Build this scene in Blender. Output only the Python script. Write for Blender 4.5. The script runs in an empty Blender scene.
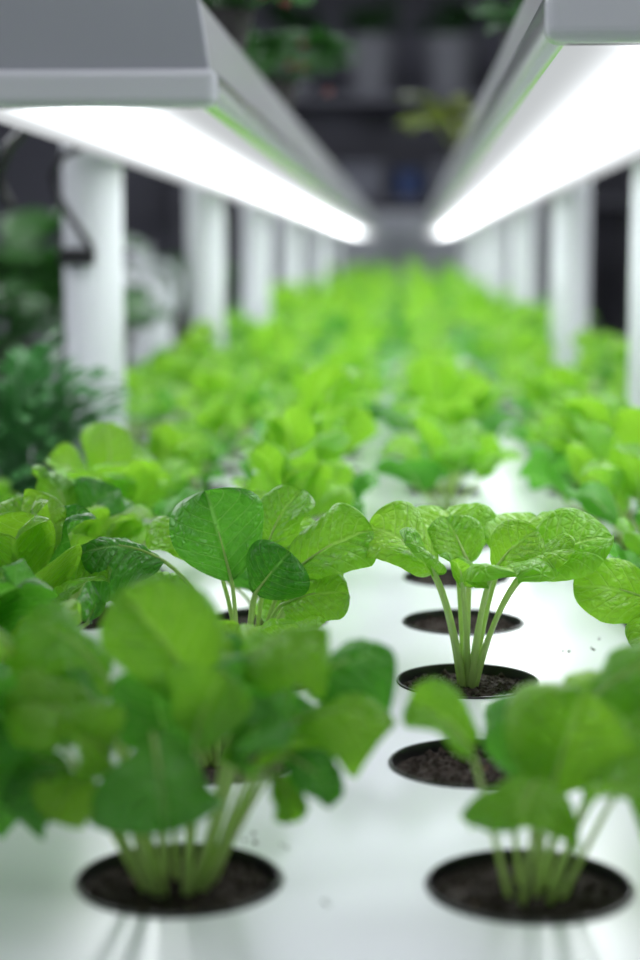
import bpy, math, random
from mathutils import Vector as V
PI = math.pi
sc = bpy.context.scene
col = sc.collection
T = 0.80          # table top height
H = 0.152         # camera above the table
CZ = T + H
sc.view_settings.view_transform = 'Standard'

# ------------------------------------------------------------------ mesh helper
class MB:
    def __init__(s): s.v = []; s.f = []; s.uv = []
    def add(s, vs, fs, uvs=None):
        o = len(s.v)
        s.v += [tuple(p) for p in vs]
        s.uv += uvs if uvs else [(0.0, 0.0)] * len(vs)
        s.f += [tuple(i + o for i in f) for f in fs]
    def box(s, x0, x1, y0, y1, z0, z1):
        s.add([(x0,y0,z0),(x1,y0,z0),(x1,y1,z0),(x0,y1,z0),(x0,y0,z1),(x1,y0,z1),(x1,y1,z1),(x0,y1,z1)],
              [(3,2,1,0),(4,5,6,7),(0,1,5,4),(1,2,6,5),(2,3,7,6),(3,0,4,7)])
    def prism(s, pts, y0, y1):
        n = len(pts)
        vs = [(x, y0, z) for x, z in pts] + [(x, y1, z) for x, z in pts]
        fs = [tuple(range(n)), tuple(range(2*n-1, n-1, -1))]
        fs += [(i, i+n, (i+1) % n + n, (i+1) % n) for i in range(n)]
        s.add(vs, fs)
    def lathe(s, prof, n=32, c=(0,0,0), cap0=False, cap1=False):
        vs = []; fs = []; m = len(prof)
        for r, z in prof:
            for i in range(n):
                a = 2*PI*i/n
                vs.append((c[0]+r*math.cos(a), c[1]+r*math.sin(a), c[2]+z))
        for j in range(m-1):
            for i in range(n):
                fs.append((j*n+i, j*n+(i+1) % n, (j+1)*n+(i+1) % n, (j+1)*n+i))
        if cap0: fs.append(tuple(range(n-1, -1, -1)))
        if cap1: fs.append(tuple((m-1)*n+i for i in range(n)))
        s.add(vs, fs)
    def tube(s, path, rad, n=8, flat=1.0):
        path = [V(p) for p in path]; m = len(path); vs = []; fs = []; uv = []
        ref = V((0.3, 0.9, 0.1))
        for j, p in enumerate(path):
            t = (path[min(j+1, m-1)] - path[max(j-1, 0)]).normalized()
            a = ref - t*ref.dot(t)
            if a.length < 1e-4: a = V((1,0,0)) - t*t.x
            a.normalize(); b = t.cross(a); ref = a
            r = rad[j] if isinstance(rad, (list, tuple)) else rad
            for i in range(n):
                g = 2*PI*i/n
                vs.append(p + a*(r*math.cos(g)*flat) + b*(r*math.sin(g)))
                uv.append((0.5, j/(m-1)))
        for j in range(m-1):
            for i in range(n):
                fs.append((j*n+i, j*n+(i+1) % n, (j+1)*n+(i+1) % n, (j+1)*n+i))
        fs.append(tuple(range(n-1, -1, -1))); fs.append(tuple((m-1)*n+i for i in range(n)))
        s.add(vs, fs, uv)
    def blade(s, p1, tip, width, hint, arch=0.15, cup=0.25, wave=0.1, curl=0.1, rnd=None, nu=8, nv=10, sh=(0.6, 3.0), quilt=0.0, lip=0.25):
        rnd = rnd or random
        p1 = V(p1); tip = V(tip); L = (tip-p1).length
        T0 = (tip-p1).normalized()
        N0 = V(hint); N0 = (N0 - T0*N0.dot(T0)).normalized()
        ctrl = (p1+tip)/2 + N0*(arch*L)
        a, b = sh
        mx = max((t/50)**a*math.sqrt(1-(t/50)**b) for t in range(51))
        ph = rnd.uniform(0, 6.28); fq = rnd.uniform(6, 10); ph2 = rnd.uniform(0, 6.28); ph3 = rnd.uniform(0, 6.28)
        asym = rnd.uniform(-0.35, 0.35); twist = rnd.uniform(-0.4, 0.4); wa = rnd.uniform(-0.08, 0.08)
        vs = []; uv = []; fs = []
        for j in range(nv+1):
            u = j/nv; t = 1-(1-u)**1.7
            sp = p1*(1-t)**2 + ctrl*2*t*(1-t) + tip*t*t
            tg = ((ctrl-p1)*(1-t) + (tip-ctrl)*t).normalized()
            n = (N0 - tg*N0.dot(tg)).normalized(); bn = tg.cross(n)
            g = twist*(t-0.3); bn, n = bn*math.cos(g)+n*math.sin(g), n*math.cos(g)-bn*math.sin(g)
            sp = sp - n*(curl*L*t**3)
            w = width/2*(t**a*math.sqrt(max(0, 1-t**b))/mx)
            w = max(w, width*0.012)
            for i in range(nu+1):
                q = -1+2*i/nu
                k = abs(q)
                sd = 1 if q > 0 else -1
                ww = w*(1+wa*sd)*(1+0.03*wave*8*math.sin(fq*1.3*t+ph3+sd))
                hgt = cup*w*k**1.6*(1+asym*sd) - lip*w*k**5
                hgt += wave*width*0.55*k*k*math.sin(fq*t+ph+sd*1.7)*min(1, 3*t)
                hgt += wave*width*0.16*k**3*math.sin(fq*1.9*t+ph3+sd*0.8)
                hgt += 0.05*width*math.sin(5*t+ph2+2*q)*k
                if quilt:
                    d = abs(((t-0.33*k)*7) % 1.0-0.5)*2
                    hgt += quilt*(min(1, d*1.4)**0.7-0.6)*min(1, k*5)*(1-k*0.7)*min(1, 6*(1-t))
                    hgt += quilt*0.35*math.sin(q*15+ph)*math.sin(t*19+ph2)*min(1, 4*(1-k))
                    hgt -= quilt*1.3*math.exp(-(k*w/0.0013)**2)
                vs.append(sp + bn*(ww*q*(1-0.16*min(1, abs(cup))*k)) + n*hgt)
                uv.append((i/nu, t))
        for j in range(nv):
            for i in range(nu):
                fs.append((j*(nu+1)+i, j*(nu+1)+i+1, (j+1)*(nu+1)+i+1, (j+1)*(nu+1)+i))
        s.add(vs, fs, uv)
        return N0, ctrl
    def stalk(s, base, p1, tip, hint, r0=0.0012, r1=0.0009, arch=0.15, rib=0.55, n=7, flare=(0.16, 0.42, 0.58, 0.86)):
        p1 = V(p1); tip = V(tip); L = (tip-p1).length; T0 = (tip-p1).normalized()
        N0 = V(hint); N0 = (N0 - T0*N0.dot(T0)).normalized(); ctrl = (p1+tip)/2 + N0*(arch*L)
        b = V(base); D = (p1-b).length
        tg = (ctrl-p1).normalized()
        out = V((p1.x-b.x, p1.y-b.y, 0))
        c1 = b+out*flare[0]+V((0, 0, flare[1]*(p1.z-b.z))); c2 = b+out*flare[2]+V((0, 0, flare[3]*(p1.z-b.z)))-tg*(0.04*D)
        path = []; rad = []
        for j in range(11):
            t = j/10
            path.append(b*(1-t)**3 + c1*3*t*(1-t)**2 + c2*3*t*t*(1-t) + p1*t**3 - N0*(0.0005*t))
            rad.append((r0+(r1-r0)*t)*(1+0.35*max(0, 0.4-t)))
        for j in range(1, 5):
            t = rib*j/4
            path.append(p1*(1-t)**2 + ctrl*2*t*(1-t) + tip*t*t - N0*0.0007)
            rad.append(r1*(1-0.75*j/4))
        s.tube(path, rad, n)
    def mesh(s, name, smooth=True, sharp=None):
        me = bpy.data.meshes.new(name); me.from_pydata(s.v, [], s.f)
        ul = me.uv_layers.new(name='UVMap')
        li = [0]*len(me.loops); me.loops.foreach_get('vertex_index', li)
        flat = []
        for i in li: flat += s.uv[i]
        ul.data.foreach_set('uv', flat)
        me.polygons.foreach_set('use_smooth', [smooth]*len(me.polygons))
        if smooth and sharp: me.set_sharp_from_angle(angle=math.radians(sharp))
        me.update(); return me

def put(name, me, mat, parent=None, loc=None):
    if isinstance(me, MB): me = me.mesh(name, True, 35)
    if mat and not me.materials: me.materials.append(mat)
    o = bpy.data.objects.new(name, me); col.objects.link(o)
    if parent: o.parent = parent
    if loc: o.location = loc
    return o
def bevel(o, w, seg=2):
    m = o.modifiers.new('bevel', 'BEVEL'); m.width = w; m.segments = seg; m.limit_method = 'ANGLE'; m.angle_limit = math.radians(40); return o
def tag(o, label, cat, group=None, kind=None):
    o['label'] = label; o['category'] = cat
    if group: o['group'] = group
    if kind: o['kind'] = kind
    return o
def thing(name, loc, label, cat, group=None):
    o = bpy.data.objects.new(name, None); col.objects.link(o); o.location = loc; o.empty_display_size = 0.02
    return tag(o, label, cat, group)
def struct(name, mb, mat):
    o = put(name, mb, mat); o['kind'] = 'structure'; return o
def copy_tree(o, parent=None):
    c = o.copy(); col.objects.link(c); c.parent = parent
    for ch in list(o.children): copy_tree(ch, c)
    return c

# ------------------------------------------------------------------ materials
def nodes(name):
    m = bpy.data.materials.new(name); m.use_nodes = True
    nt = m.node_tree; nt.nodes.clear()
    out = nt.nodes.new('ShaderNodeOutputMaterial'); return m, nt, out
def math_n(nt, op, a, b=None, c=None):
    n = nt.nodes.new('ShaderNodeMath'); n.operation = op
    for i, x in enumerate((a, b, c)):
        if x is None: continue
        if isinstance(x, (int, float)): n.inputs[i].default_value = x
        else: nt.links.new(x, n.inputs[i])
    return n.outputs[0]
def smooth_n(nt, x, a, b, lo, hi):
    n = nt.nodes.new('ShaderNodeMapRange'); n.interpolation_type = 'SMOOTHSTEP'
    nt.links.new(x, n.inputs[0])
    for i, v in enumerate((a, b, lo, hi)): n.inputs[i+1].default_value = v
    return n.outputs[0]
def mix_n(nt, f, a, b):
    n = nt.nodes.new('ShaderNodeMix'); n.data_type = 'RGBA'
    for s, x in ((n.inputs[0], f), (n.inputs[6], a), (n.inputs[7], b)):
        if isinstance(x, (int, float)): s.default_value = x
        elif isinstance(x, tuple): s.default_value = (*x, 1)
        else: nt.links.new(x, s)
    return n.outputs[2]
def simple(name, c, rough=0.5, metal=0.0, noise=0.08, scale=30, bump=0.0, spec=0.5, coat=0.0):
    m, nt, out = nodes(name)
    p = nt.nodes.new('ShaderNodeBsdfPrincipled')
    tc = nt.nodes.new('ShaderNodeTexCoord'); nz = nt.nodes.new('ShaderNodeTexNoise')
    nz.inputs['Scale'].default_value = scale; nz.inputs['Detail'].default_value = 5
    nt.links.new(tc.outputs['Object'], nz.inputs['Vector'])
    c2 = tuple(x*(1-noise*2) for x in c)
    nt.links.new(mix_n(nt, nz.outputs['Fac'], c, c2), p.inputs['Base Color'])
    p.inputs['Roughness'].default_value = rough; p.inputs['Metallic'].default_value = metal
    p.inputs['Specular IOR Level'].default_value = spec; p.inputs['Coat Weight'].default_value = coat
    if bump:
        b = nt.nodes.new('ShaderNodeBump'); b.inputs['Strength'].default_value = bump; b.inputs['Distance'].default_value = 0.002
        nt.links.new(nz.outputs['Fac'], b.inputs['Height']); nt.links.new(b.outputs[0], p.inputs['Normal'])
    nt.links.new(p.outputs[0], out.inputs[0]); return m
def leafmat(name, base, alt, vein, trans, tw=0.38, rough=0.4, veins=True):
    m, nt, out = nodes(name)
    tc = nt.nodes.new('ShaderNodeTexCoord'); sx = nt.nodes.new('ShaderNodeSeparateXYZ')
    nt.links.new(tc.outputs['UV'], sx.inputs[0])
    nz = nt.nodes.new('ShaderNodeTexNoise'); nz.inputs['Scale'].default_value = 45
    nt.links.new(tc.outputs['Object'], nz.inputs['Vector'])
    oi = nt.nodes.new('ShaderNodeObjectInfo')
    f = math_n(nt, 'ADD', math_n(nt, 'MULTIPLY', nz.outputs['Fac'], 0.5), math_n(nt, 'MULTIPLY', oi.outputs['Random'], 0.75))
    f = math_n(nt, 'SUBTRACT', f, 0.12)
    c = mix_n(nt, f, base, alt)
    p = nt.nodes.new('ShaderNodeBsdfPrincipled')
    if veins:
        s = math_n(nt, 'MULTIPLY', math_n(nt, 'ABSOLUTE', math_n(nt, 'SUBTRACT', sx.outputs[0], 0.5)), 2)
        fr = math_n(nt, 'FRACT', math_n(nt, 'MULTIPLY', math_n(nt, 'SUBTRACT', sx.outputs[1], math_n(nt, 'MULTIPLY', s, 0.33)), 7))
        d = math_n(nt, 'ABSOLUTE', math_n(nt, 'SUBTRACT', fr, 0.5))
        side = math_n(nt, 'MULTIPLY', smooth_n(nt, d, 0.0, 0.10, 1.0, 0.0), math_n(nt, 'SUBTRACT', 1.0, math_n(nt, 'MULTIPLY', s, 0.65)))
        mid = smooth_n(nt, s, 0.015, 0.08, 1.0, 0.0)
        vo = nt.nodes.new('ShaderNodeTexVoronoi'); vo.feature = 'DISTANCE_TO_EDGE'; vo.inputs['Scale'].default_value = 13
        nt.links.new(tc.outputs['UV'], vo.inputs['Vector'])
        net = math_n(nt, 'MULTIPLY', smooth_n(nt, vo.outputs['Distance'], 0.0, 0.09, 1.0, 0.0), 0.16)
        mask = math_n(nt, 'MAXIMUM', math_n(nt, 'MAXIMUM', side, mid), net)
        c = mix_n(nt, math_n(nt, 'MULTIPLY', mask, 0.76), c, vein)
        hgt = math_n(nt, 'SUBTRACT', math_n(nt, 'MULTIPLY', smooth_n(nt, vo.outputs['Distance'], 0.0, 0.25, 0.0, 1.0), 0.5), math_n(nt, 'MAXIMUM', side, mid))
        b = nt.nodes.new('ShaderNodeBump'); b.inputs['Strength'].default_value = 0.85; b.inputs['Distance'].default_value = 0.0012
        nt.links.new(hgt, b.inputs['Height']); nt.links.new(b.outputs[0], p.inputs['Normal'])
    nt.links.new(c, p.inputs['Base Color']); p.inputs['Roughness'].default_value = rough
    p.inputs['Specular IOR Level'].default_value = 0.5
    p.inputs['Coat Weight'].default_value = 0.25; p.inputs['Coat Roughness'].default_value = 0.25
    tr = nt.nodes.new('ShaderNodeBsdfTranslucent')
    nt.links.new(mix_n(nt, 0.7, c, trans), tr.inputs['Color'])
    ms = nt.nodes.new('ShaderNodeMixShader'); ms.inputs[0].default_value = tw
    nt.links.new(p.outputs[0], ms.inputs[1]); nt.links.new(tr.outputs[0], ms.inputs[2])
    nt.links.new(ms.outputs[0], out.inputs[0]); return m
def glowmat(name, c, lo, hi):
    m, nt, out = nodes(name); e = nt.nodes.new('ShaderNodeEmission')
    tc = nt.nodes.new('ShaderNodeTexCoord'); sx = nt.nodes.new('ShaderNodeSeparateXYZ')
    nt.links.new(tc.outputs['Generated'], sx.inputs[0])
    d = math_n(nt, 'MULTIPLY', math_n(nt, 'ABSOLUTE', math_n(nt, 'SUBTRACT', sx.outputs[0], 0.5)), 2)
    f = math_n(nt, 'POWER', math_n(nt, 'SUBTRACT', 1.0, d), 2.8)
    f = math_n(nt, 'MULTIPLY', f, smooth_n(nt, sx.outputs[1], 0.7, 1.0, 1.0, 0.3))
    nt.links.new(math_n(nt, 'ADD', math_n(nt, 'MULTIPLY', f, hi-lo), lo), e.inputs[1])
    e.inputs[0].default_value = (*c, 1)
    nt.links.new(e.outputs[0], out.inputs[0]); return m
def soilmat():
    m, nt, out = nodes('soil')
    tc = nt.nodes.new('ShaderNodeTexCoord')
    nz = nt.nodes.new('ShaderNodeTexNoise'); nz.inputs['Scale'].default_value = 700; nz.inputs['Detail'].default_value = 6
    vo = nt.nodes.new('ShaderNodeTexVoronoi'); vo.inputs['Scale'].default_value = 420
    nt.links.new(tc.outputs['Object'], nz.inputs['Vector']); nt.links.new(tc.outputs['Object'], vo.inputs['Vector'])
    p = nt.nodes.new('ShaderNodeBsdfPrincipled'); p.inputs['Roughness'].default_value = 0.9
    c = mix_n(nt, nz.outputs['Fac'], (0.004, 0.0025, 0.002), (0.042, 0.024, 0.013))
    speck = smooth_n(nt, vo.outputs['Color'], 0.88, 0.93, 0.0, 0.5)
    nt.links.new(mix_n(nt, speck, c, (0.2, 0.13, 0.07)), p.inputs['Base Color'])
    b = nt.nodes.new('ShaderNodeBump'); b.inputs['Strength'].default_value = 1.0; b.inputs['Distance'].default_value = 0.0015
    nt.links.new(vo.outputs['Distance'], b.inputs['Height']); nt.links.new(b.outputs[0], p.inputs['Normal'])
    nt.links.new(p.outputs[0], out.inputs[0]); return m

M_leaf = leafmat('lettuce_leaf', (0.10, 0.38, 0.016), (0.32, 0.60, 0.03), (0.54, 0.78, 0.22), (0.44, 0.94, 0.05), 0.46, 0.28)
M_leaf_shade = leafmat('lettuce_leaf_shaded', (0.030, 0.20, 0.02), (0.095, 0.36, 0.03), (0.36, 0.64, 0.19), (0.22, 0.76, 0.05), 0.42, 0.26)  # darker copy of the lettuce green, shade put into the leaf colour
M_stalk = leafmat('pale_stalk', (0.46, 0.64, 0.20), (0.62, 0.78, 0.30), (0.4, 0.6, 0.2), (0.72, 0.94, 0.30), 0.32, 0.3, False)
M_herb = leafmat('herb_leaf', (0.04, 0.17, 0.05), (0.09, 0.29, 0.08), (0.1, 0.2, 0.1), (0.09, 0.34, 0.08), 0.25, 0.5, False)
M_dark = leafmat('dark_leaf', (0.03, 0.11, 0.03), (0.06, 0.19, 0.04), (0.1, 0.2, 0.1), (0.06, 0.24, 0.04), 0.25, 0.4, False)
M_yel = leafmat('yellow_leaf', (0.20, 0.24, 0.02), (0.15, 0.22, 0.02), (0.3, 0.3, 0.1), (0.35, 0.4, 0.04), 0.35, 0.4, False)
M_table = simple('table_plastic', (0.77, 0.81, 0.83), 0.22, noise=0.012, scale=8)
M_white = simple('white_pipe', (0.74, 0.76, 0.80), 0.4, noise=0.03)
M_lamp = simple('lamp_housing', (0.92, 0.93, 0.95), 0.14, noise=0.01)
M_rim = simple('lamp_rim', (0.92, 0.94, 0.95), 0.14, noise=0.01, metal=0.7)
M_cap = simple('lamp_end_cap', (0.38, 0.39, 0.44), 0.32, noise=0.03)
M_lip = simple('lamp_lip', (0.68, 0.69, 0.74), 0.2, noise=0.02)
M_glow = glowmat('lamp_diffuser', (0.94, 0.98, 1.0), 0.60, 12.2)
M_black = simple('black_plastic', (0.008, 0.008, 0.009), 0.3, noise=0.1)
M_soil = soilmat()
M_red = simple('red_petal', (0.35, 0.09, 0.09), 0.5)
M_pot = simple('white_pot', (0.27, 0.275, 0.30), 0.5)
M_brown = simple('terracotta_pot', (0.05, 0.045, 0.045), 0.7)
M_metal = simple('rack_metal', (0.15, 0.15, 0.175), 0.5, 0.3)
M_cab = simple('cabinet_grey', (0.42, 0.43, 0.47), 0.5)
M_tub = simple('tub_grey', (0.22, 0.23, 0.27), 0.5)
M_blue = simple('blue_plastic', (0.02, 0.06, 0.2), 0.4)
M_bench = simple('bench_grey', (0.13, 0.14, 0.15), 0.6)
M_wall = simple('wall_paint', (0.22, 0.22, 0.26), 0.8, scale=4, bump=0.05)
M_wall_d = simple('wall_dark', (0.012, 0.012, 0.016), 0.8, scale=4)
M_floor = simple('floor_concrete', (0.12, 0.12, 0.125), 0.6, scale=6, bump=0.1)
M_ceil = simple('ceiling_paint', (0.05, 0.05, 0.06), 0.9, scale=5)

# ------------------------------------------------------------------ room
def bx(*a): m = MB(); m.box(*a); return m
struct('floor', bx(-2.1, 1.3, -2, 7.0, -0.1, 0), M_floor)
struct('ceiling', bx(-2.1, 1.3, -2, 7.0, 2.6, 2.7), M_ceil)
struct('wall_back', bx(-2.1, 1.3, 6.9, 7.0, 0, 2.6), M_wall)
struct('wall_left', bx(-2.1, -2.0, -2, 6.9, 0, 2.6), M_wall)
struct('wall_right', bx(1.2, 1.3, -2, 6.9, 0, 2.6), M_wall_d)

# ------------------------------------------------------------------ growing table with real holes
SX, SY = 0.0855, 0.1035
CX = [-0.226, -0.1405, -0.055, 0.0305, 0.116, 0.2015]
Y0 = 0.413; NR = 50; HR = 0.0247
LP = (-0.2275, [1.27, 1.98, 2.64, 3.44, 4.5, 5.4]); RP = (0.183, [1.293, 2.0, 2.77, 3.65, 4.5, 5.4])
def hx(c, k):
    if k > 0 and c == 3: return CX[c]-((0.010 if k == 1 else 0.008) if k < 3 else 0.0065)
    if k > 0 and c == 2: return CX[c]-0.003
    return CX[c]
def blocked(c, k):
    px, ps = (LP if c < 3 else RP)
    return any(abs(CX[c]-px) < 0.058 and abs(Y0+SY*k-q) < 0.058 for q in ps)
tb = thing('growing_table', (0, 0, 0), 'long white plastic growing table with rows of round planting holes', 'table')
m = MB(); NS = 40
for ci, cx in enumerate(CX):
    for k in range(NR):
        cy = Y0+SY*k; vs = []; fs = []; ex = hx(ci, k)
        for i in range(NS):
            a = 2*PI*(i+0.5)/NS; c, s_ = math.cos(a), math.sin(a)
            q = min(SX/2/abs(c), SY/2/abs(s_))
            vs.append((cx+q*c, cy+q*s_, 0))
        for (ux, uy) in ((1,1),(1,-1),(-1,1),(-1,-1)):
            tgt = (cx+ux*SX/2, cy+uy*SY/2)
            j = min(range(NS), key=lambda i: (vs[i][0]-tgt[0])**2+(vs[i][1]-tgt[1])**2)
            vs[j] = (tgt[0], tgt[1], 0)
        if blocked(ci, k):
            m.add(vs, [tuple(range(NS))]); continue
        for r, z in ((HR+0.0010, 0), (HR, -0.0010), (HR, -0.012)):
            for i in range(NS):
                a = 2*PI*(i+0.5)/NS
                vs.append((ex+r*math.cos(a), cy+r*math.sin(a), z))
        for j in range(3):
            for i in range(NS):
                fs.append((j*NS+i, j*NS+(i+1) % NS, (j+1)*NS+(i+1) % NS, (j+1)*NS+i))
        m.add(vs, [f[::-1] for f in fs])
gx0, gx1 = CX[0]-SX/2, CX[-1]+SX/2; gy0, gy1 = Y0-SY/2, Y0+SY*(NR-0.5)
TX0, TX1, TY0, TY1 = -0.30, 0.275, -0.25, 5.62
for a in ((TX0, TX1, TY0, gy0), (TX0, TX1, gy1, TY1), (TX0, gx0, gy0, gy1), (gx1, TX1, gy0, gy1)):
    m.add([(a[0],a[2],0),(a[1],a[2],0),(a[1],a[3],0),(a[0],a[3],0)], [(0,1,2,3)])
me = m.mesh('top_panel', True, 25); put('top_panel', me, M_table, tb, (0, 0, T))
m = MB()
for a in ((TX0, TX1, TY0, TY0+0.01), (TX0, TX1, TY1-0.01, TY1), (TX0, TX0+0.01, TY0, TY1), (TX1-0.01, TX1, TY0, TY1)):
    m.box(*a, T-0.09, T-0.0005)
m.box(TX0, TX1, TY0, TY1, T-0.10, T-0.088)
put('trough', m.mesh('trough', False), M_table, tb)
for x in (TX0+0.03, TX1-0.03):
    for y in (-0.2, 1.7, 3.6, 5.55): put('leg', bx(x-0.02, x+0.02, y-0.02, y+0.02, 0, T-0.1), M_metal, tb)

# ------------------------------------------------------------------ cups and soil
rnd = random.Random(3)
def cup_mesh(n):
    m = MB()
    m.lathe([(0.0238, -0.006), (0.0241, -0.0002), (0.0246, 0.0007), (0.0251, 0.0007), (0.0254, 0.0002), (0.0243, 0.0001), (0.0241, -0.010), (0.019, -0.045)], n, cap1=True)
    return m.mesh('cup', True, 50)
def clod(m, c, s, r):
    dirs = [V((1,0,0)),V((-1,0,0)),V((0,1,0)),V((0,-1,0)),V((0,0,1)),V((0,0,-1))]
    m.add([c+x*s*r.uniform(0.7, 1.3) for x in dirs], [(0,2,4),(2,1,4),(1,3,4),(3,0,4),(2,0,5),(1,2,5),(3,1,5),(0,3,5)])
def soil_mesh(rings, n, clods, seed):
    r = random.Random(seed); m = MB(); vs = [(0, 0, -0.0016)]; fs = []
    for j in range(1, rings+1):
        rr = 0.0240*j/rings
        for i in range(n):
            a = 2*PI*i/n
            vs.append((rr*math.cos(a), rr*math.sin(a), -0.0018-0.0012*(j/rings)**2+r.uniform(-0.0008, 0.0010)*(1 if j < rings else 0.2)))
    for i in range(n): fs.append((0, 1+i, 1+(i+1) % n))
    for j in range(rings-1):
        for i in range(n):
            fs.append((1+j*n+i, 1+(j+1)*n+i, 1+(j+1)*n+(i+1) % n, 1+j*n+(i+1) % n))
    m.add(vs, fs)
    for q in range(clods):
        a = r.uniform(0, 6.28); d = 0.022*math.sqrt(r.random()); s = r.uniform(0.0005, 0.0016)
        clod(m, V((d*math.cos(a), d*math.sin(a), -0.0018)), s, r)
    return m.mesh('soil', True, 40)
CUP_HI, CUP_LO = cup_mesh(48), cup_mesh(20)
SOIL_HI = [soil_mesh(16, 48, 160, s) for s in (1, 2, 3)]; SOIL_LO = soil_mesh(3, 14, 0, 9)
for me in (CUP_HI, CUP_LO): me.materials.append(M_black)
for me in SOIL_HI+[SOIL_LO]: me.materials.append(M_soil)
def add_cup(root, hi):
    c = put('cup', CUP_HI if hi else CUP_LO, None, root)
    s = put('soil', rnd.choice(SOIL_HI) if hi else SOIL_LO, None, c)
    s.rotation_euler.z = rnd.uniform(0, 6.28)

# ------------------------------------------------------------------ seedlings
G_SEED = 'leafy seedlings in the growing table'
def hand_plant(loc, label, specs, seed, spread=1.0, splay=1.0, quilt=0.0009, sr=0.0010, dz=0.0, wf=1.05, wvf=1.0, flare=(0.16, 0.42, 0.58, 0.86)):
    r = random.Random(seed)
    root = thing('lettuce_seedling', loc, label, 'seedling', G_SEED); add_cup(root, True)
    for (base, p1, tip, w, hint, arch, cupf, wv, dk) in specs:
        p1 = (p1[0]*splay, p1[1]*splay, p1[2]+dz); tip = (tip[0], tip[1], tip[2]+dz*0.6)
        arch *= 1.25; cupf *= 1.7
        b = MB(); b.blade(p1, tip, w*wf, hint, arch, cupf, wv*wvf, r.uniform(0.05, 0.2), r, 32, 48, (r.uniform(0.42, 0.62), r.uniform(2.0, 3.2)), quilt, 0.5)
        lf = put('leaf', b.mesh('leaf'), M_leaf_shade if dk else M_leaf, root)
        s = MB(); s.stalk((base[0]*spread+r.uniform(-.0012, .0012), base[1]*spread+r.uniform(-.0012, .0012), -0.004), p1, tip, hint, sr*r.uniform(.85, 1.15), sr*.72, arch, n=10, flare=flare)
        put('stalk', s.mesh('stalk'), M_stalk, lf)
    return root
def gen_specs(seed, n=10, big=1.0):
    r = random.Random(seed); out = []
    a0 = r.uniform(0, 6.28)
    for i in range(n):
        lv = (i/(n-1))
        a = a0+i*2.4+r.uniform(-0.35, 0.35); d = V((math.cos(a), math.sin(a), 0))
        rp = 0.017*(1-lv)+0.006+r.uniform(-0.003, 0.003); zp = 0.019+0.018*lv+r.uniform(-0.005, 0.005)
        rt = rp+0.022*(1-lv)+0.009*lv+r.uniform(-0.004, 0.005); zt = zp+0.018*(1-lv)+0.030*lv+r.uniform(-0.006, 0.007)
        side = V((-d.y, d.x, 0))*r.uniform(-0.008, 0.008)
        p1 = d*rp+V((0,0,zp)); tip = d*rt+side+V((0,0,zt))
        hint = V((0,0,1))-d*0.9+V((r.uniform(-.35,.35), r.uniform(-.35,.35), 0))
        base = d*(0.001+0.003*(1-lv))
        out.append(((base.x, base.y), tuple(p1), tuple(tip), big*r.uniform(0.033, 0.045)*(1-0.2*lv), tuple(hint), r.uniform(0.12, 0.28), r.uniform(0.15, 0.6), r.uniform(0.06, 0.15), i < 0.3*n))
    return out
def inner(seed, n, z0=0.026, z1=0.046, dk=False):
    r = random.Random(seed); out = []
    for i in range(n):
        a = i*2.4+r.uniform(0, 1); d = V((math.cos(a), math.sin(a), 0)); z = r.uniform(z0, z1)
        p1 = d*r.uniform(.012, .020)+V((0, 0, z-.010)); tip = d*r.uniform(.028, .042)+V((0, 0, z+r.uniform(-.002, .016)))
        out.append(((d.x*.004, d.y*.004), tuple(p1), tuple(tip), r.uniform(.018, .027), (-d.x*.5+r.uniform(-.4, .4), -d.y*.5-.2+r.uniform(-.4, .4), 1), .18, r.uniform(-.2, .45), .13, dk if i % 2 else False))
    return out

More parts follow.
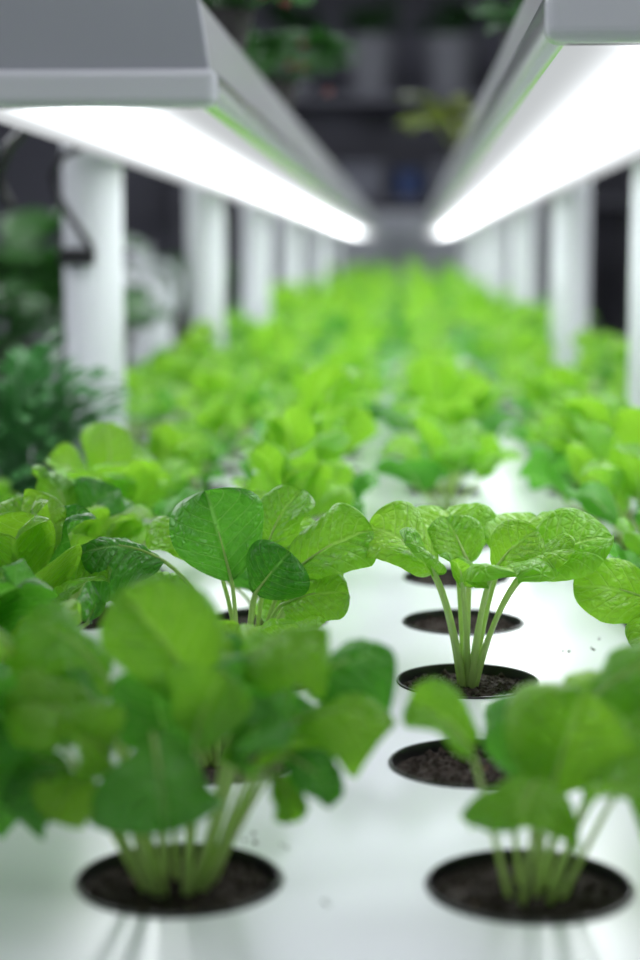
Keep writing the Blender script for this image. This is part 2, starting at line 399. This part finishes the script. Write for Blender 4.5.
FL = [
 ((-.001,-.004),(-.003,-.015,.042),(.003,-.039,.025),.033,(0,-.5,.9),.28,-.2,.12,True),
 ((-.004,-.002),(-.022,-.004,.030),(-.052,-.012,.031),.024,(0,-.4,.9),.2,-.2,.14,True),
 ((-.004,-.003),(-.017,-.008,.041),(-.038,-.018,.050),.027,(.1,-.5,.9),.22,.15,.12,False),
 ((.001,.001),(.006,.000,.046),(-.012,-.004,.074),.029,(.1,-.9,.4),.1,.35,.14,False),
 ((.003,.002),(.013,.002,.051),(.037,-.004,.065),.027,(0,-.35,.95),.26,-.25,.14,False),
 ((.005,.002),(.026,.010,.046),(.053,.012,.057),.030,(-.1,-.6,.8),.18,-.3,.14,True),
 ((.005,-.001),(.024,.000,.040),(.054,-.004,.044),.021,(0,-.4,.9),.18,-.15,.16,False),
 ((.004,-.003),(.024,-.008,.035),(.041,-.014,.025),.015,(.2,-.4,.8),.2,.2,.1,True),
 ((.004,-.003),(.022,-.009,.031),(.031,-.016,.020),.010,(.2,-.4,.8),.2,.2,.1,False),
 ((.002,-.004),(.014,-.012,.036),(.028,-.022,.049),.025,(0,-.5,.9),.2,.25,.14,True),
 ((-.003,.003),(-.016,.008,.048),(-.038,.008,.066),.027,(0,-.5,.9),.2,-.15,.14,False),
 ((-.002,.005),(-.006,.014,.044),(.004,.030,.060),.028,(0,-.6,.8),.1,.2,.14,False),
 ((.003,.005),(.014,.014,.044),(.028,.028,.052),.026,(0,-.5,.9),.1,.2,.14,False),
 ((-.004,.003),(-.018,.012,.040),(-.04,.026,.05),.026,(0,-.4,.9),.1,.2,.14,False),
 ((-.004,.000),(-.024,-.006,.036),(-.056,-.006,.044),.024,(.1,-.5,.8),.22,.15,.14,True),
 ((-.002,-.004),(-.012,-.013,.034),(-.021,-.026,.046),.021,(.2,-.6,.7),.2,.3,.14,False),
 ((.003,.003),(.014,.004,.034),(.019,-.002,.056),.026,(-.1,-.9,.3),.1,.3,.12,True),
 ((.000,.003),(-.002,.004,.030),(-.006,-.004,.055),.027,(.1,-.9,.3),.1,.3,.12,True),
 ((.001,-.003),(.005,-.010,.038),(.013,-.020,.057),.023,(-.1,-.8,.5),.15,.3,.12,False),
 ((-.004,-.003),(-.020,-.010,.030),(-.040,-.020,.026),.022,(.1,-.4,.9),.28,-.15,.13,True),
 ((-.003,-.004),(-.016,-.014,.030),(-.027,-.030,.026),.018,(.1,-.4,.9),.28,.1,.13,False),
 ((.004,.003),(.020,.010,.034),(.038,.020,.036),.024,(-.1,-.4,.9),.25,.1,.13,True),
]+inner(31, 4, .036, .056, True)
hand_plant((CX[2]-.0005, Y0, T), 'large dark out-of-focus leafy seedling at the front left, largest in the picture', FL, 11, 1.35, 1.12, .0013, .0008, 0, .98, 1.8, (0.36, 0.34, 0.78, 0.78))
FR = [
 ((.001,-.002),(.004,-.004,.026),(.011,-.006,.051),.036,(-.05,-.95,.35),.08,.35,.12,False),
 ((-.001,-.005),(.001,-.014,.032),(-.006,-.034,.028),.030,(0,-.4,.9),.28,-.2,.12,False),
 ((-.004,-.002),(-.013,-.003,.035),(-.029,-.005,.050),.020,(.4,-.6,.7),.2,.35,.12,False),
 ((.005,-.002),(.020,-.006,.030),(.042,-.018,.029),.032,(0,-.5,.9),.22,-.15,.12,False),
 ((.003,.003),(.013,.006,.046),(.046,.008,.060),.034,(0,-.5,.85),.24,-.2,.12,False),
 ((.002,.004),(.012,.012,.036),(.028,.026,.046),.026,(0,-.5,.9),.15,.2,.12,False),
 ((-.002,.004),(-.004,.010,.028),(.002,.018,.044),.022,(0,-.7,.7),.15,.2,.12,True),
 ((.004,-.004),(.012,-.014,.030),(.024,-.030,.034),.025,(-.1,-.4,.9),.25,.15,.12,False),
 ((.004,.001),(.016,.000,.034),(.036,-.006,.046),.028,(-.1,-.6,.8),.2,.25,.12,False),
 ((.001,.002),(.002,.002,.028),(-.004,-.004,.046),.022,(.2,-.9,.4),.1,.25,.12,True),
]
hand_plant((CX[3], Y0, T), 'blurred leafy seedling at the front right with upright heart-shaped leaf', FR, 12, 1.25, 1.08, .0013, .00085, -.001, 1.0, 1.7, (0.34, 0.35, 0.76, 0.78))
NP = [
 ((.004,.000),(.018,-.002,.042),(.049,-.006,.057),.034,(-.3,-.5,.8),.14,.25,.05,False),
 ((-.005,.000),(-.012,-.002,.041),(-.035,.002,.059),.034,(.3,-.45,.85),.16,.25,.05,False),
 ((.001,-.004),(.006,-.013,.040),(.014,-.037,.049),.035,(0,-.1,1),.2,.15,.06,False),
 ((-.002,.003),(-.004,.010,.044),(-.008,.034,.062),.037,(0,-.65,.75),.1,.25,.06,False),
 ((.003,.003),(.012,.010,.044),(.026,.034,.058),.033,(0,-.6,.8),.12,.25,.06,False),
 ((-.004,-.002),(-.011,-.009,.042),(-.021,-.022,.056),.023,(.2,-.2,1),.14,.25,.06,False),
 ((.003,-.003),(.017,-.008,.041),(.034,-.019,.054),.025,(-.2,-.2,1),.18,.22,.06,False),
 ((.000,.001),(.000,.002,.044),(-.008,.012,.060),.022,(0,-.8,.6),.05,.25,.06,False),
 ((.001,-.003),(-.002,-.010,.038),(-.006,-.020,.050),.018,(.1,-.3,1),.16,.25,.06,False),
 ((.002,.000),(.008,-.002,.042),(.022,-.004,.058),.024,(-.3,-.6,.7),.1,.25,.06,False),
]
hand_plant((hx(3, 2), Y0+2*SY, T), 'sharp bright green seedling with pale fanned stalks beside the empty cups', NP, 13, .5, 1.03, .0007, .00115, -.002, 1.03, 1.2, (0.22, 0.40, 0.64, 0.84)).scale = (1.02,)*3
LM = [
 ((-.002,-.002),(-.004,-.006,.036),(-.012,-.008,.068),.035,(.15,-.92,.35),.05,.25,.08,True),
 ((.003,.000),(.016,.000,.038),(.044,-.003,.056),.031,(-.2,-.75,.65),.12,.25,.10,False),
 ((-.005,.000),(-.028,.000,.042),(-.058,-.006,.047),.031,(.0,-.45,.9),.24,-.25,.08,True),
 ((.001,.003),(.006,.006,.042),(.018,.016,.067),.024,(-.5,-.7,.5),.15,.3,.10,False),
 ((.003,-.003),(.013,-.006,.028),(.036,-.012,.036),.023,(0,-.7,.7),.1,.15,.08,False),
 ((.001,-.003),(.004,-.010,.032),(.016,-.014,.048),.025,(.2,-.8,.5),.1,.15,.08,True),
 ((-.003,.004),(-.012,.012,.040),(-.03,.03,.058),.030,(0,-.6,.8),.12,.2,.08,False),
 ((.002,.005),(.008,.014,.040),(.018,.030,.056),.026,(0,-.6,.8),.12,.2,.08,False),
]+inner(33, 6, .022, .044, False)
hand_plant((hx(2, 2), Y0+2*SY, T), 'seedling with broad upright veined leaf in focus, left of the fanned seedling', LM, 14, 1, 1, .0010, .0010, 0, 1.05, 1.3).scale = (1.03,)*3
RM = gen_specs(71, 8, .85)+[
 ((-.004,-.001),(-.026,-.001,.028),(-.060,-.006,.038),.0265,(.1,-.75,.65),.18,.15,.08,False),
 ((-.004,-.003),(-.018,-.010,.022),(-.042,-.022,.022),.020,(.0,-.6,.8),.2,-.1,.08,False)]
hand_plant((CX[4]+.003, Y0+2*SY, T), 'seedling cut by the right edge, broad veined leaf reaching left', RM, 15)
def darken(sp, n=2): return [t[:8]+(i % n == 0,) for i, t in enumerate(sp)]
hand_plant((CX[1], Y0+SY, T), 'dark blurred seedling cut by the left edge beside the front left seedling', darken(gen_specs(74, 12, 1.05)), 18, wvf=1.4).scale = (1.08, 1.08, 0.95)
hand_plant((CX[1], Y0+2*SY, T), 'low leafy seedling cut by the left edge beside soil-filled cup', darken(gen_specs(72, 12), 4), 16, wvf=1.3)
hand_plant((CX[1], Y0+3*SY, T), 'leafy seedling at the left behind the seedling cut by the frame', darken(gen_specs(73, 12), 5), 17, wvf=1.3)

def proto(seed):
    r = random.Random(seed)
    root = thing('lettuce_seedling', (0, 0, T), 'x', 'seedling', G_SEED); add_cup(root, False)
    for i, (base, p1, tip, w, hint, arch, cupf, wv, dk) in enumerate(gen_specs(seed, r.choice((8, 9, 10)), 1.12)):
        b = MB(); b.blade(p1, tip, w, hint, arch, cupf*1.4, wv*1.2, r.uniform(0.05, 0.18), r, 14, 20, (r.uniform(0.42, 0.55), r.uniform(2.4, 3.2)), 0.0008, 0.5)
        lf = put('leaf', b.mesh('leaf'), M_leaf_shade if i < 2 else M_leaf, root)  # lowest leaves get the green with shade painted in
        s = MB(); s.stalk((base[0], base[1], -0.004), p1, tip, hint, 0.0012, 0.0009, arch, n=6); put('stalk', s.mesh('stalk'), M_stalk, lf)
    return root
def proto_far(seed):
    r = random.Random(seed)
    root = thing('lettuce_seedling', (0, 0, T), 'x', 'seedling', G_SEED); add_cup(root, False)
    b = MB(); bd = MB(); s = MB()
    for (base, p1, tip, w, hint, arch, cupf, wv, dk) in gen_specs(seed, r.choice((7, 8, 9)), 1.16):
        (bd if dk else b).blade(p1, tip, w, hint, arch, cupf*1.4, wv*.7, 0.1, r, 6, 8, (0.45, 2.6))
        s.stalk((base[0], base[1], -0.004), p1, tip, hint, 0.0012, 0.0009, arch, n=4)
    put('foliage', b.mesh('foliage'), M_leaf, root); put('lower_foliage', bd.mesh('lower_foliage'), M_leaf_shade, root); put('stalks', s.mesh('stalks'), M_stalk, root)  # lower leaves coloured darker to paint shade into the gaps between heads
    return root
near = [[proto(100+i), 0] for i in range(8)]; far = [[proto_far(200+i), 0] for i in range(8)]
def take(pool, loc, rz, sc_, label, zs=1.0, jit=True):
    e = rnd.choice(pool)
    o = e[0] if e[1] == 0 else copy_tree(e[0])
    e[1] = 1
    o.location = loc; o.rotation_euler.z = rz; o.scale = (sc_, sc_, sc_*zs*(rnd.uniform(0.85, 1.15) if jit else 1)); o['label'] = label
    for ch in o.children:                       # the cup keeps its size whatever the size of the plant
        if ch.name.startswith('cup'): ch.scale = (1/o.scale[0], 1/o.scale[1], 1/o.scale[2])
    return o
COLN = ['column running along the left posts', 'second column from the left posts', 'column just left of the empty cups',
        'column of the empty cups', 'column just right of the empty cups', 'column running along the right posts']
ORD = ['front', 'second', 'third', 'fourth', 'fifth', 'sixth', 'seventh', 'eighth', 'ninth', 'tenth', 'eleventh', 'twelfth', 'thirteenth', 'fourteenth']
empty_lbl = {1: 'empty cup of dark soil right behind the front right seedling, nearest empty one',
             3: 'empty dark cup just behind the sharp fanned seedling', 4: 'empty dark cup second behind the sharp fanned seedling',
             5: 'farthest empty cup, hidden mostly under the fanned leaves'}
hand = {(2,0),(3,0),(3,2),(2,2),(4,2),(1,1),(1,2),(1,3)}
HERB = (0, 6)
SIZE = {(1,0): 1.25, (2,1): .62, (0,4): .8, (0,5): .5, (0,7): .4, (4,3): .85, (4,4): 1.0, (4,5): 1.15, (4,6): 1.2, (4,7): 1.0, (4,8): 1.0, (2,3): .8, (2,4): .9, (3,6): 1.15, (3,7): .8, (3,8): 1.2, (3,9): .95, (3,10): 1.15, (2,5): .95, (2,6): 1.1, (2,7): .9, (2,8): 1.25, (2,9): .95, (2,10): 1.2, (1,5): .85, (1,6): .7, (1,7): .65, (1,8): .75, (1,4): 1.0}
ZS = {(3,6): .74, (3,7): .7, (3,8): .95, (2,8): 1.0, (4,6): .9, (4,5): .9, (4,8): .8}
for c in range(6):
    for k in range(NR):
        if (c, k) in hand or (c, k) == HERB or blocked(c, k): continue
        x, y = hx(c, k), Y0+SY*k
        if c == 3 and k in empty_lbl:
            o = thing('planting_cup', (x, y, T), empty_lbl[k], 'cup', 'empty soil cups'); add_cup(o, True); continue
        s_ = rnd.uniform(0.86, 1.08) if k < 9 else rnd.uniform(0.84, 1.18)
        if c in (2, 3, 4) and k >= 9: s_ += 0.05
        s_ = SIZE.get((c, k), s_)
        zs = ZS.get((c, k), 1.0)
        if k >= 11:                            # older, taller plants towards the back
            g = min(1.0, (k-11)/30); s_ *= 1.0+0.10*g; zs = 0.98+0.40*g
        if k < 14:
            lab = ('small green' if s_ < 0.9 else 'bright green')+' seedling in the '+COLN[c]+', '+ORD[k]+' row'
            take(near, (x, y, T), rnd.uniform(0, 6.28), s_, lab, zs, (c, k) not in ZS)
        else:
            take(far, (x, y, T), rnd.uniform(0, 6.28), s_, 'blurred bright green seedling in the distant crowd between the white posts', zs)
m = MB(); r = random.Random(8)
for cx, cy, n, sp in ((-.035, .44, 5, .01), (CX[3]+.050, .54, 30, .012), (-.03, .40, 3, .02), (-.1, .47, 8, .02), (CX[3]+.045, .68, 6, .02)):
    for i in range(n):
        s = r.uniform(.0003, .0007); clod(m, V((cx+r.gauss(0, sp*.6), cy+r.gauss(0, sp*.6), T+s*.6)), s, r)
tag(put('soil_crumbs', m.mesh('soil_crumbs'), M_soil), 'scattered brown soil crumbs on the white table between the cups', 'soil crumbs', None, 'stuff')

# ------------------------------------------------------------------ lamps
HB, HT = 0.066, 0.122
def lamp(xo, xi, y0, y1, hb, ht, label):
    root = thing('grow_lamp', ((xo+xi)/2, y0, CZ), label, 'lamp', 'grow lamps over the table')
    ox = (xo+xi)/2
    def P(pts): return [((x-ox), z) for x, z in pts]
    lo, hi = min(xo, xi), max(xo, xi)
    m = MB(); m.prism(P([(lo+.003, hb+.014), (hi-.003, hb+.014), (hi-.010, ht-.004), (hi-.016, ht), (lo+.016, ht), (lo+.010, ht-.004)]), 0.002, y1-y0-0.002)
    put('housing', m.mesh('housing', False), M_lamp, root)
    m = MB(); m.prism(P([(lo+.0065, hb+.0005), (hi-.0065, hb+.0005), (hi-.0040, hb+.0030), (hi-.0015, hb+.0085), (hi, hb+.0140), (hi, hb+.0165), (lo, hb+.0165), (lo, hb+.0140), (lo+.0015, hb+.0085), (lo+.0040, hb+.0030)]), 0.0, y1-y0)
    put('frame', m.mesh('frame', True, 28), M_rim, root)
    m = MB(); m.box(lo-ox+.0062, hi-ox-.0062, 0.004, y1-y0-.004, hb-.001, hb+.002)
    put('diffuser', m.mesh('diffuser', False), M_glow, root)
    for ya, yb in ((-0.004, 0.004), (y1-y0-.004, y1-y0+.004)):
        m = MB(); m.prism(P([(lo+.002, hb+.016), (hi-.002, hb+.016), (hi-.008, ht+.001), (lo+.008, ht+.001)]), ya, yb)
        c = bevel(put('end_cap', m.mesh('end_cap', False), M_cap, root), 0.0012, 2)
        m = MB(); m.box(lo-ox-.0005, hi-ox+.0012, ya-.004, yb+.004, hb+.0005, hb+.0175)
        bevel(put('lip', m.mesh('lip', False), M_lip, c), 0.0045, 5)
    return root
lamp(-0.2055, -0.0870, 0.800, 5.6, HB, HT, 'left grow lamp with grey end cap facing the front and glowing white underside')
lamp(0.1610, 0.0430, 0.568, 5.6, HB, HT, 'right grow lamp reaching nearer the front, glowing underside beside the right posts')

# ------------------------------------------------------------------ posts
nm = ['nearest', 'second nearest', 'third nearest', 'fourth nearest', 'fifth nearest', 'farthest']
for (px, ps), side in ((LP, 'left'), (RP, 'right')):
    for i, y in enumerate(ps):
        n = nm[i] if i < len(ps)-1 else 'farthest'
        o = thing('support_post', (px, y, T), n+' round white post on the '+side+' side of the table', 'post', 'white lamp posts')
        m = MB(); m.lathe([(0.0215, 0.0), (0.0215, H+0.112)], 32, cap0=True, cap1=True); put('pipe', m, M_white, o)
        m = MB(); m.lathe([(0.0265, 0), (0.0265, 0.004), (0.0235, 0.006), (0.0216, 0.02)], 32, cap0=True); put('base_collar', m, M_white, o)
        m = MB(); m.lathe([(0.0216, H+0.109), (0.0219, H+0.110), (0.0219, H+0.118), (0.020, H+0.120)], 32, cap1=True); put('cap', m, M_white, o)
o = thing('lamp_cable', (LP[0], LP[1][0], CZ), 'black cable looping down to black clip on the nearest left post', 'cable')
m = MB(); m.tube([(.020,-.03,.078),(.002,-.034,.077),(-.014,-.037,.070),(-.021,-.037,.056),(-.018,-.036,.042),(-.011,-.035,.030),(-.003,-.033,.018),(.003,-.031,.008),(.004,-.029,.000)], 0.0027, 8); put('cord', m, M_black, o)
m = MB(); m.box(-.0205, .005, -.0295, -.010, -.006, .006); bevel(put('clip', m, M_black, o), .002)
m = MB(); m.tube([(-.2055,1.16,.090),(-.245,1.16,.090),(-.263,1.16,.072),(-.270,1.16,.056),(-.269,1.165,.042),(-.264,1.17,.034)], 0.0034, 8)
tag(put('hanging_cord', m, M_black, None, (0, 0, CZ)), 'short black cord end hanging at the left edge below the lamp', 'cord')

# ------------------------------------------------------------------ herb, bench and its plants
def pot(root, r, h, mat, z=0.0):
    m = MB(); m.lathe([(r*0.72, z), (r*0.95, z+h*0.86), (r*1.03, z+h*0.86), (r*1.03, z+h), (r*0.92, z+h), (r*0.9, z+h*0.9)], 28, cap0=True)
    p = put('pot', m, mat, root)
    m = MB(); m.lathe([(r*0.92, z+h*0.92), (0.0005, z+h*0.94)], 20); put('soil', m, M_soil, p)
def bush(root, seed, z, hgt, rad, n, ll, lw, mat, upright=0.5, stem_r=0.0025):
    r = random.Random(seed); b = MB(); s = MB()
    for i in range(n):
        a = i*2.4+r.uniform(-.4, .4); q = math.sqrt(r.random()); d = V((math.cos(a), math.sin(a), 0))
        p1 = d*(rad*0.65*q)+V((0, 0, z+hgt*r.uniform(0.25, 0.85)*(1-0.3*q)))
        up = upright*(1-q)+r.uniform(-0.2, 0.3)
        tip = p1+(d*(0.5+0.5*q)+V((0, 0, up+0.15))).normalized()*ll*r.uniform(0.7, 1.15)
        hint = V((0,0,1))-d*0.4+V((r.uniform(-.3,.3), r.uniform(-.3,.3), 0))
        b.blade(p1, tip, lw*r.uniform(0.8, 1.2), hint, 0.15, 0.2, 0.08, 0.15, r, 4, 6)
        if i % 3 == 0 or n < 25: s.tube([(d.x*rad*.05, d.y*rad*.05, z), tuple(V((d.x*rad*.12, d.y*rad*.12, z))*0.5+p1*0.5), tuple(p1)], [stem_r, stem_r*.8, stem_r*.6], 5)
    put('stems', s, mat, root); put('foliage', b.mesh('foliage'), mat, root)
o = thing('herb_plant', (CX[0], Y0+6*SY, T), 'feathery green herb with fine pointed leaves in front of the nearest left post', 'herb'); add_cup(o, False)
bush(o, 5, -0.004, 0.122, 0.070, 420, 0.025, 0.0065, M_herb, 0.9, 0.0010)
bt = thing('side_bench', (0, 0, 0), 'dim grey bench beyond the left posts holding dark potted plants', 'bench')
bevel(put('bench_top', bx(-1.0, -0.33, 0.6, 4.9, T-.04, T), M_bench, bt), 0.004)
for x in (-.95, -.38):
    for y in (0.7, 2.7, 4.8): put('leg', bx(x-.02, x+.02, y-.02, y+.02, 0, T-.04), M_metal, bt)
for i, (x, y, h, r_, n, ll, lw, lab) in enumerate([
    (-.445, 1.90, .15, .11, 30, .11, .10, 'dark potted plant with large round leaves at the left edge'),
    (-.41, 1.56, .09, .09, 60, .055, .035, 'low dark potted plant behind the feathery herb'),
    (-.40, 2.24, .05, .075, 80, .05, .034, 'dark leafy potted plant seen between the first two left posts'),
    (-.43, 2.85, .06, .09, 70, .05, .032, 'dim leafy potted plant farther along the left bench'),
    (-.44, 3.3, .10, .09, 70, .05, .03, 'dim potted plant seen beyond the second left post'),
    (-.46, 3.9, .11, .10, 70, .06, .03, 'dim potted plant near the far end of the left bench'),
    (-.75, 2.5, .14, .12, 60, .08, .05, 'tall dark potted plant at the back of the left bench')]):
    o = thing('potted_plant', (x, y, T), lab, 'potted plant', 'dark plants on the left bench')
    pot(o, 0.05, 0.06, M_brown); bush(o, 40+i, 0.055, h, r_, n, ll, lw, M_dark, 0.6)
o = thing('plastic_jug', (-.385, 2.52, T), 'white plastic jug with handle standing among the dark plants', 'jug')
m = MB(); m.lathe([(.040, 0), (.046, .006), (.046, .095), (.040, .118), (.020, .135), (.016, .14), (.016, .155)], 28, cap0=True, cap1=True); put('body', m, M_white, o)
m = MB(); m.lathe([(.018, .15), (.018, .168)], 20, cap0=True, cap1=True); put('lid', m, M_white, o)
m = MB(); m.tube([(.016,0,.142),(.045,0,.14),(.058,0,.115),(.045,0,.07)], .006, 8); put('handle', m, M_white, o)

# ------------------------------------------------------------------ plants on the lamps
for i, (x, y, mat, n, h, r_, ll, lw, lab, red) in enumerate([
    (-.110, 1.06, M_dark, 90, .050, .066, .032, .018, 'trailing potted plant with reddish blossoms on the left lamp, nearest one', True),
    (-.110, 1.48, M_dark, 90, .050, .068, .034, .018, 'second trailing potted plant with reddish blossoms on the left lamp', True),
    (.080, 1.18, M_dark, 50, .030, .038, .024, .013, 'small dark leafy potted plant on top of the right lamp', False),
    (.070, 2.4, M_yel, 20, .075, .068, .07, .024, 'yellowish potted plant with arching leaves on the right lamp', False)]):
    o = thing('trailing_plant', (x, y, CZ+HT), lab, 'potted plant', 'potted plants on the lamps')
    pot(o, 0.018, 0.022, M_brown); bush(o, 60+i, 0.02, h, r_, n, ll, lw, mat, 0.2, 0.001)
    if red:
        rr = random.Random(i)
        for q in range(4):
            m = MB(); a = rr.uniform(-1.3, 0.9); d = rr.uniform(.015, .050); c = (d*math.cos(a), d*math.sin(a), .03+rr.uniform(-.02, .03))
            for e in range(5):
                g = e*2*PI/5; m.blade(c, (c[0]+.0035*math.cos(g), c[1]+.003, c[2]+.0035*math.sin(g)), .0035, (0,-1,0), nu=2, nv=3)
            put('blossom', m.mesh('blossom'), M_red, o)

# ------------------------------------------------------------------ far end of the room
RY = 6.5
rk = thing('storage_rack', (0, RY, 0), 'dark shelving rack against the far wall holding white pots', 'shelf')
for z in (0.25, 1.16, 1.52, 2.10): put('shelf_board', bx(-.80, .80, -.2, .2, z-.025, z), M_metal, rk)
for x in (-.81, .81):
    for y in (-.19, .19): put('upright', bx(x-.015, x+.015, y-.015, y+.015, 0, 2.15), M_metal, rk)
for i, (x, lab) in enumerate([(-.14, 'white flowerpot on the far rack, left of the centre pair'), (.15, 'white flowerpot on the far rack, right of the centre pair'),
                              (-.43, 'white flowerpot with dark plant at the left on the far rack'), (.45, 'white flowerpot with dark plant at the right on the far rack')]):
    o = thing('flowerpot', (x, RY-.02, 1.521), lab, 'flowerpot', 'white flowerpots on the far rack')
    pot(o, 0.105, 0.21, M_pot); bush(o, 80+i, 0.19, 0.17, 0.09, 46, .08, .048, M_dark, 0.8)
o = thing('storage_tub', (0.0, RY-.1, 1.161), 'small blue tub on the lower shelf of the far rack', 'tub')
bevel(put('body', bx(-.045, .045, -.06, .06, 0, .085), M_blue, o), .008); bevel(put('lid', bx(-.05, .05, -.065, .065, .085, .1), M_blue, o), .004)
for x, lab in ((-.17, 'pale tub left of the blue tub on the far rack'), (.16, 'pale tub right of the blue tub on the far rack')):
    o = thing('storage_tub', (x, RY-.1, 1.161), lab, 'tub')
    bevel(put('body', bx(-.08, .08, -.09, .09, 0, .10), M_tub, o), .01); bevel(put('lid', bx(-.085, .085, -.095, .095, .10, .12), M_tub, o), .004)
o = thing('floor_cabinet', (-.04, 5.98, 0), 'grey low cabinet beyond the far end of the growing table', 'cabinet')
bevel(put('body', bx(-.48, .48, -.17, .17, 0, 1.10), M_cab, o), .005)
for x in (-.24, .24):
    d = bevel(put('door', bx(x-.23, x+.23, -.19, -.17, .05, 1.07), M_cab, o), .004)
    hx_ = x+(.18 if x < 0 else -.18); put('handle', bx(hx_-.008, hx_+.008, -.21, -.19, .75, .88), M_metal, d)

# ------------------------------------------------------------------ light
w = bpy.data.worlds.new('world'); sc.world = w; w.use_nodes = True
w.node_tree.nodes['Background'].inputs[0].default_value = (0.88, 0.94, 1.0, 1); w.node_tree.nodes['Background'].inputs[1].default_value = 0.50
def area(name, loc, e, sx, sy, c, roty=0):
    l = bpy.data.lights.new(name, 'AREA'); l.energy = e; l.shape = 'RECTANGLE'; l.size = sx; l.size_y = sy; l.color = c
    lo = bpy.data.objects.new(name, l); col.objects.link(lo); lo.location = loc; lo.rotation_euler = (0, math.radians(roty), 0)
area('front_fill', (0.1, -0.4, 2.45), 9, 1.2, 1.0, (0.95, 0.97, 1.0))  # added fill above the camera, brightens the foreground; no real fixture
area('overhead_fill', (-0.02, 2.4, 2.5), 4, 0.5, 4.0, (0.92, 0.95, 1.0))  # added overhead fill for the lamp housings and canopy, no real fixture
area('right_fill', (1.1, 2.2, CZ+.75), 30, 0.4, 4.0, (0.93, 0.96, 1.0), 58)  # added side fill, aimed to brighten the left lamp's inner face
area('left_fill', (-1.3, 2.2, CZ+.8), 30, 0.4, 4.0, (0.93, 0.96, 1.0), -58)  # added side fill, aimed to brighten the right lamp's inner face
area('rear_fill', (-0.2, 5.0, 2.5), 13, 0.8, 0.8, (0.85, 0.88, 1.0))  # added fill to lift the back wall and rack, no real fixture

# ------------------------------------------------------------------ camera
cam = bpy.data.cameras.new('camera'); co = bpy.data.objects.new('camera', cam); col.objects.link(co)
co.location = (0, 0, CZ); co.rotation_euler = (math.radians(90-7.26), 0, math.radians(2.85))
cam.lens = 65.7; cam.sensor_width = 36; cam.clip_start = 0.01
cam.dof.use_dof = True; cam.dof.focus_distance = 0.605; cam.dof.aperture_fstop = 6.6
sc.camera = co
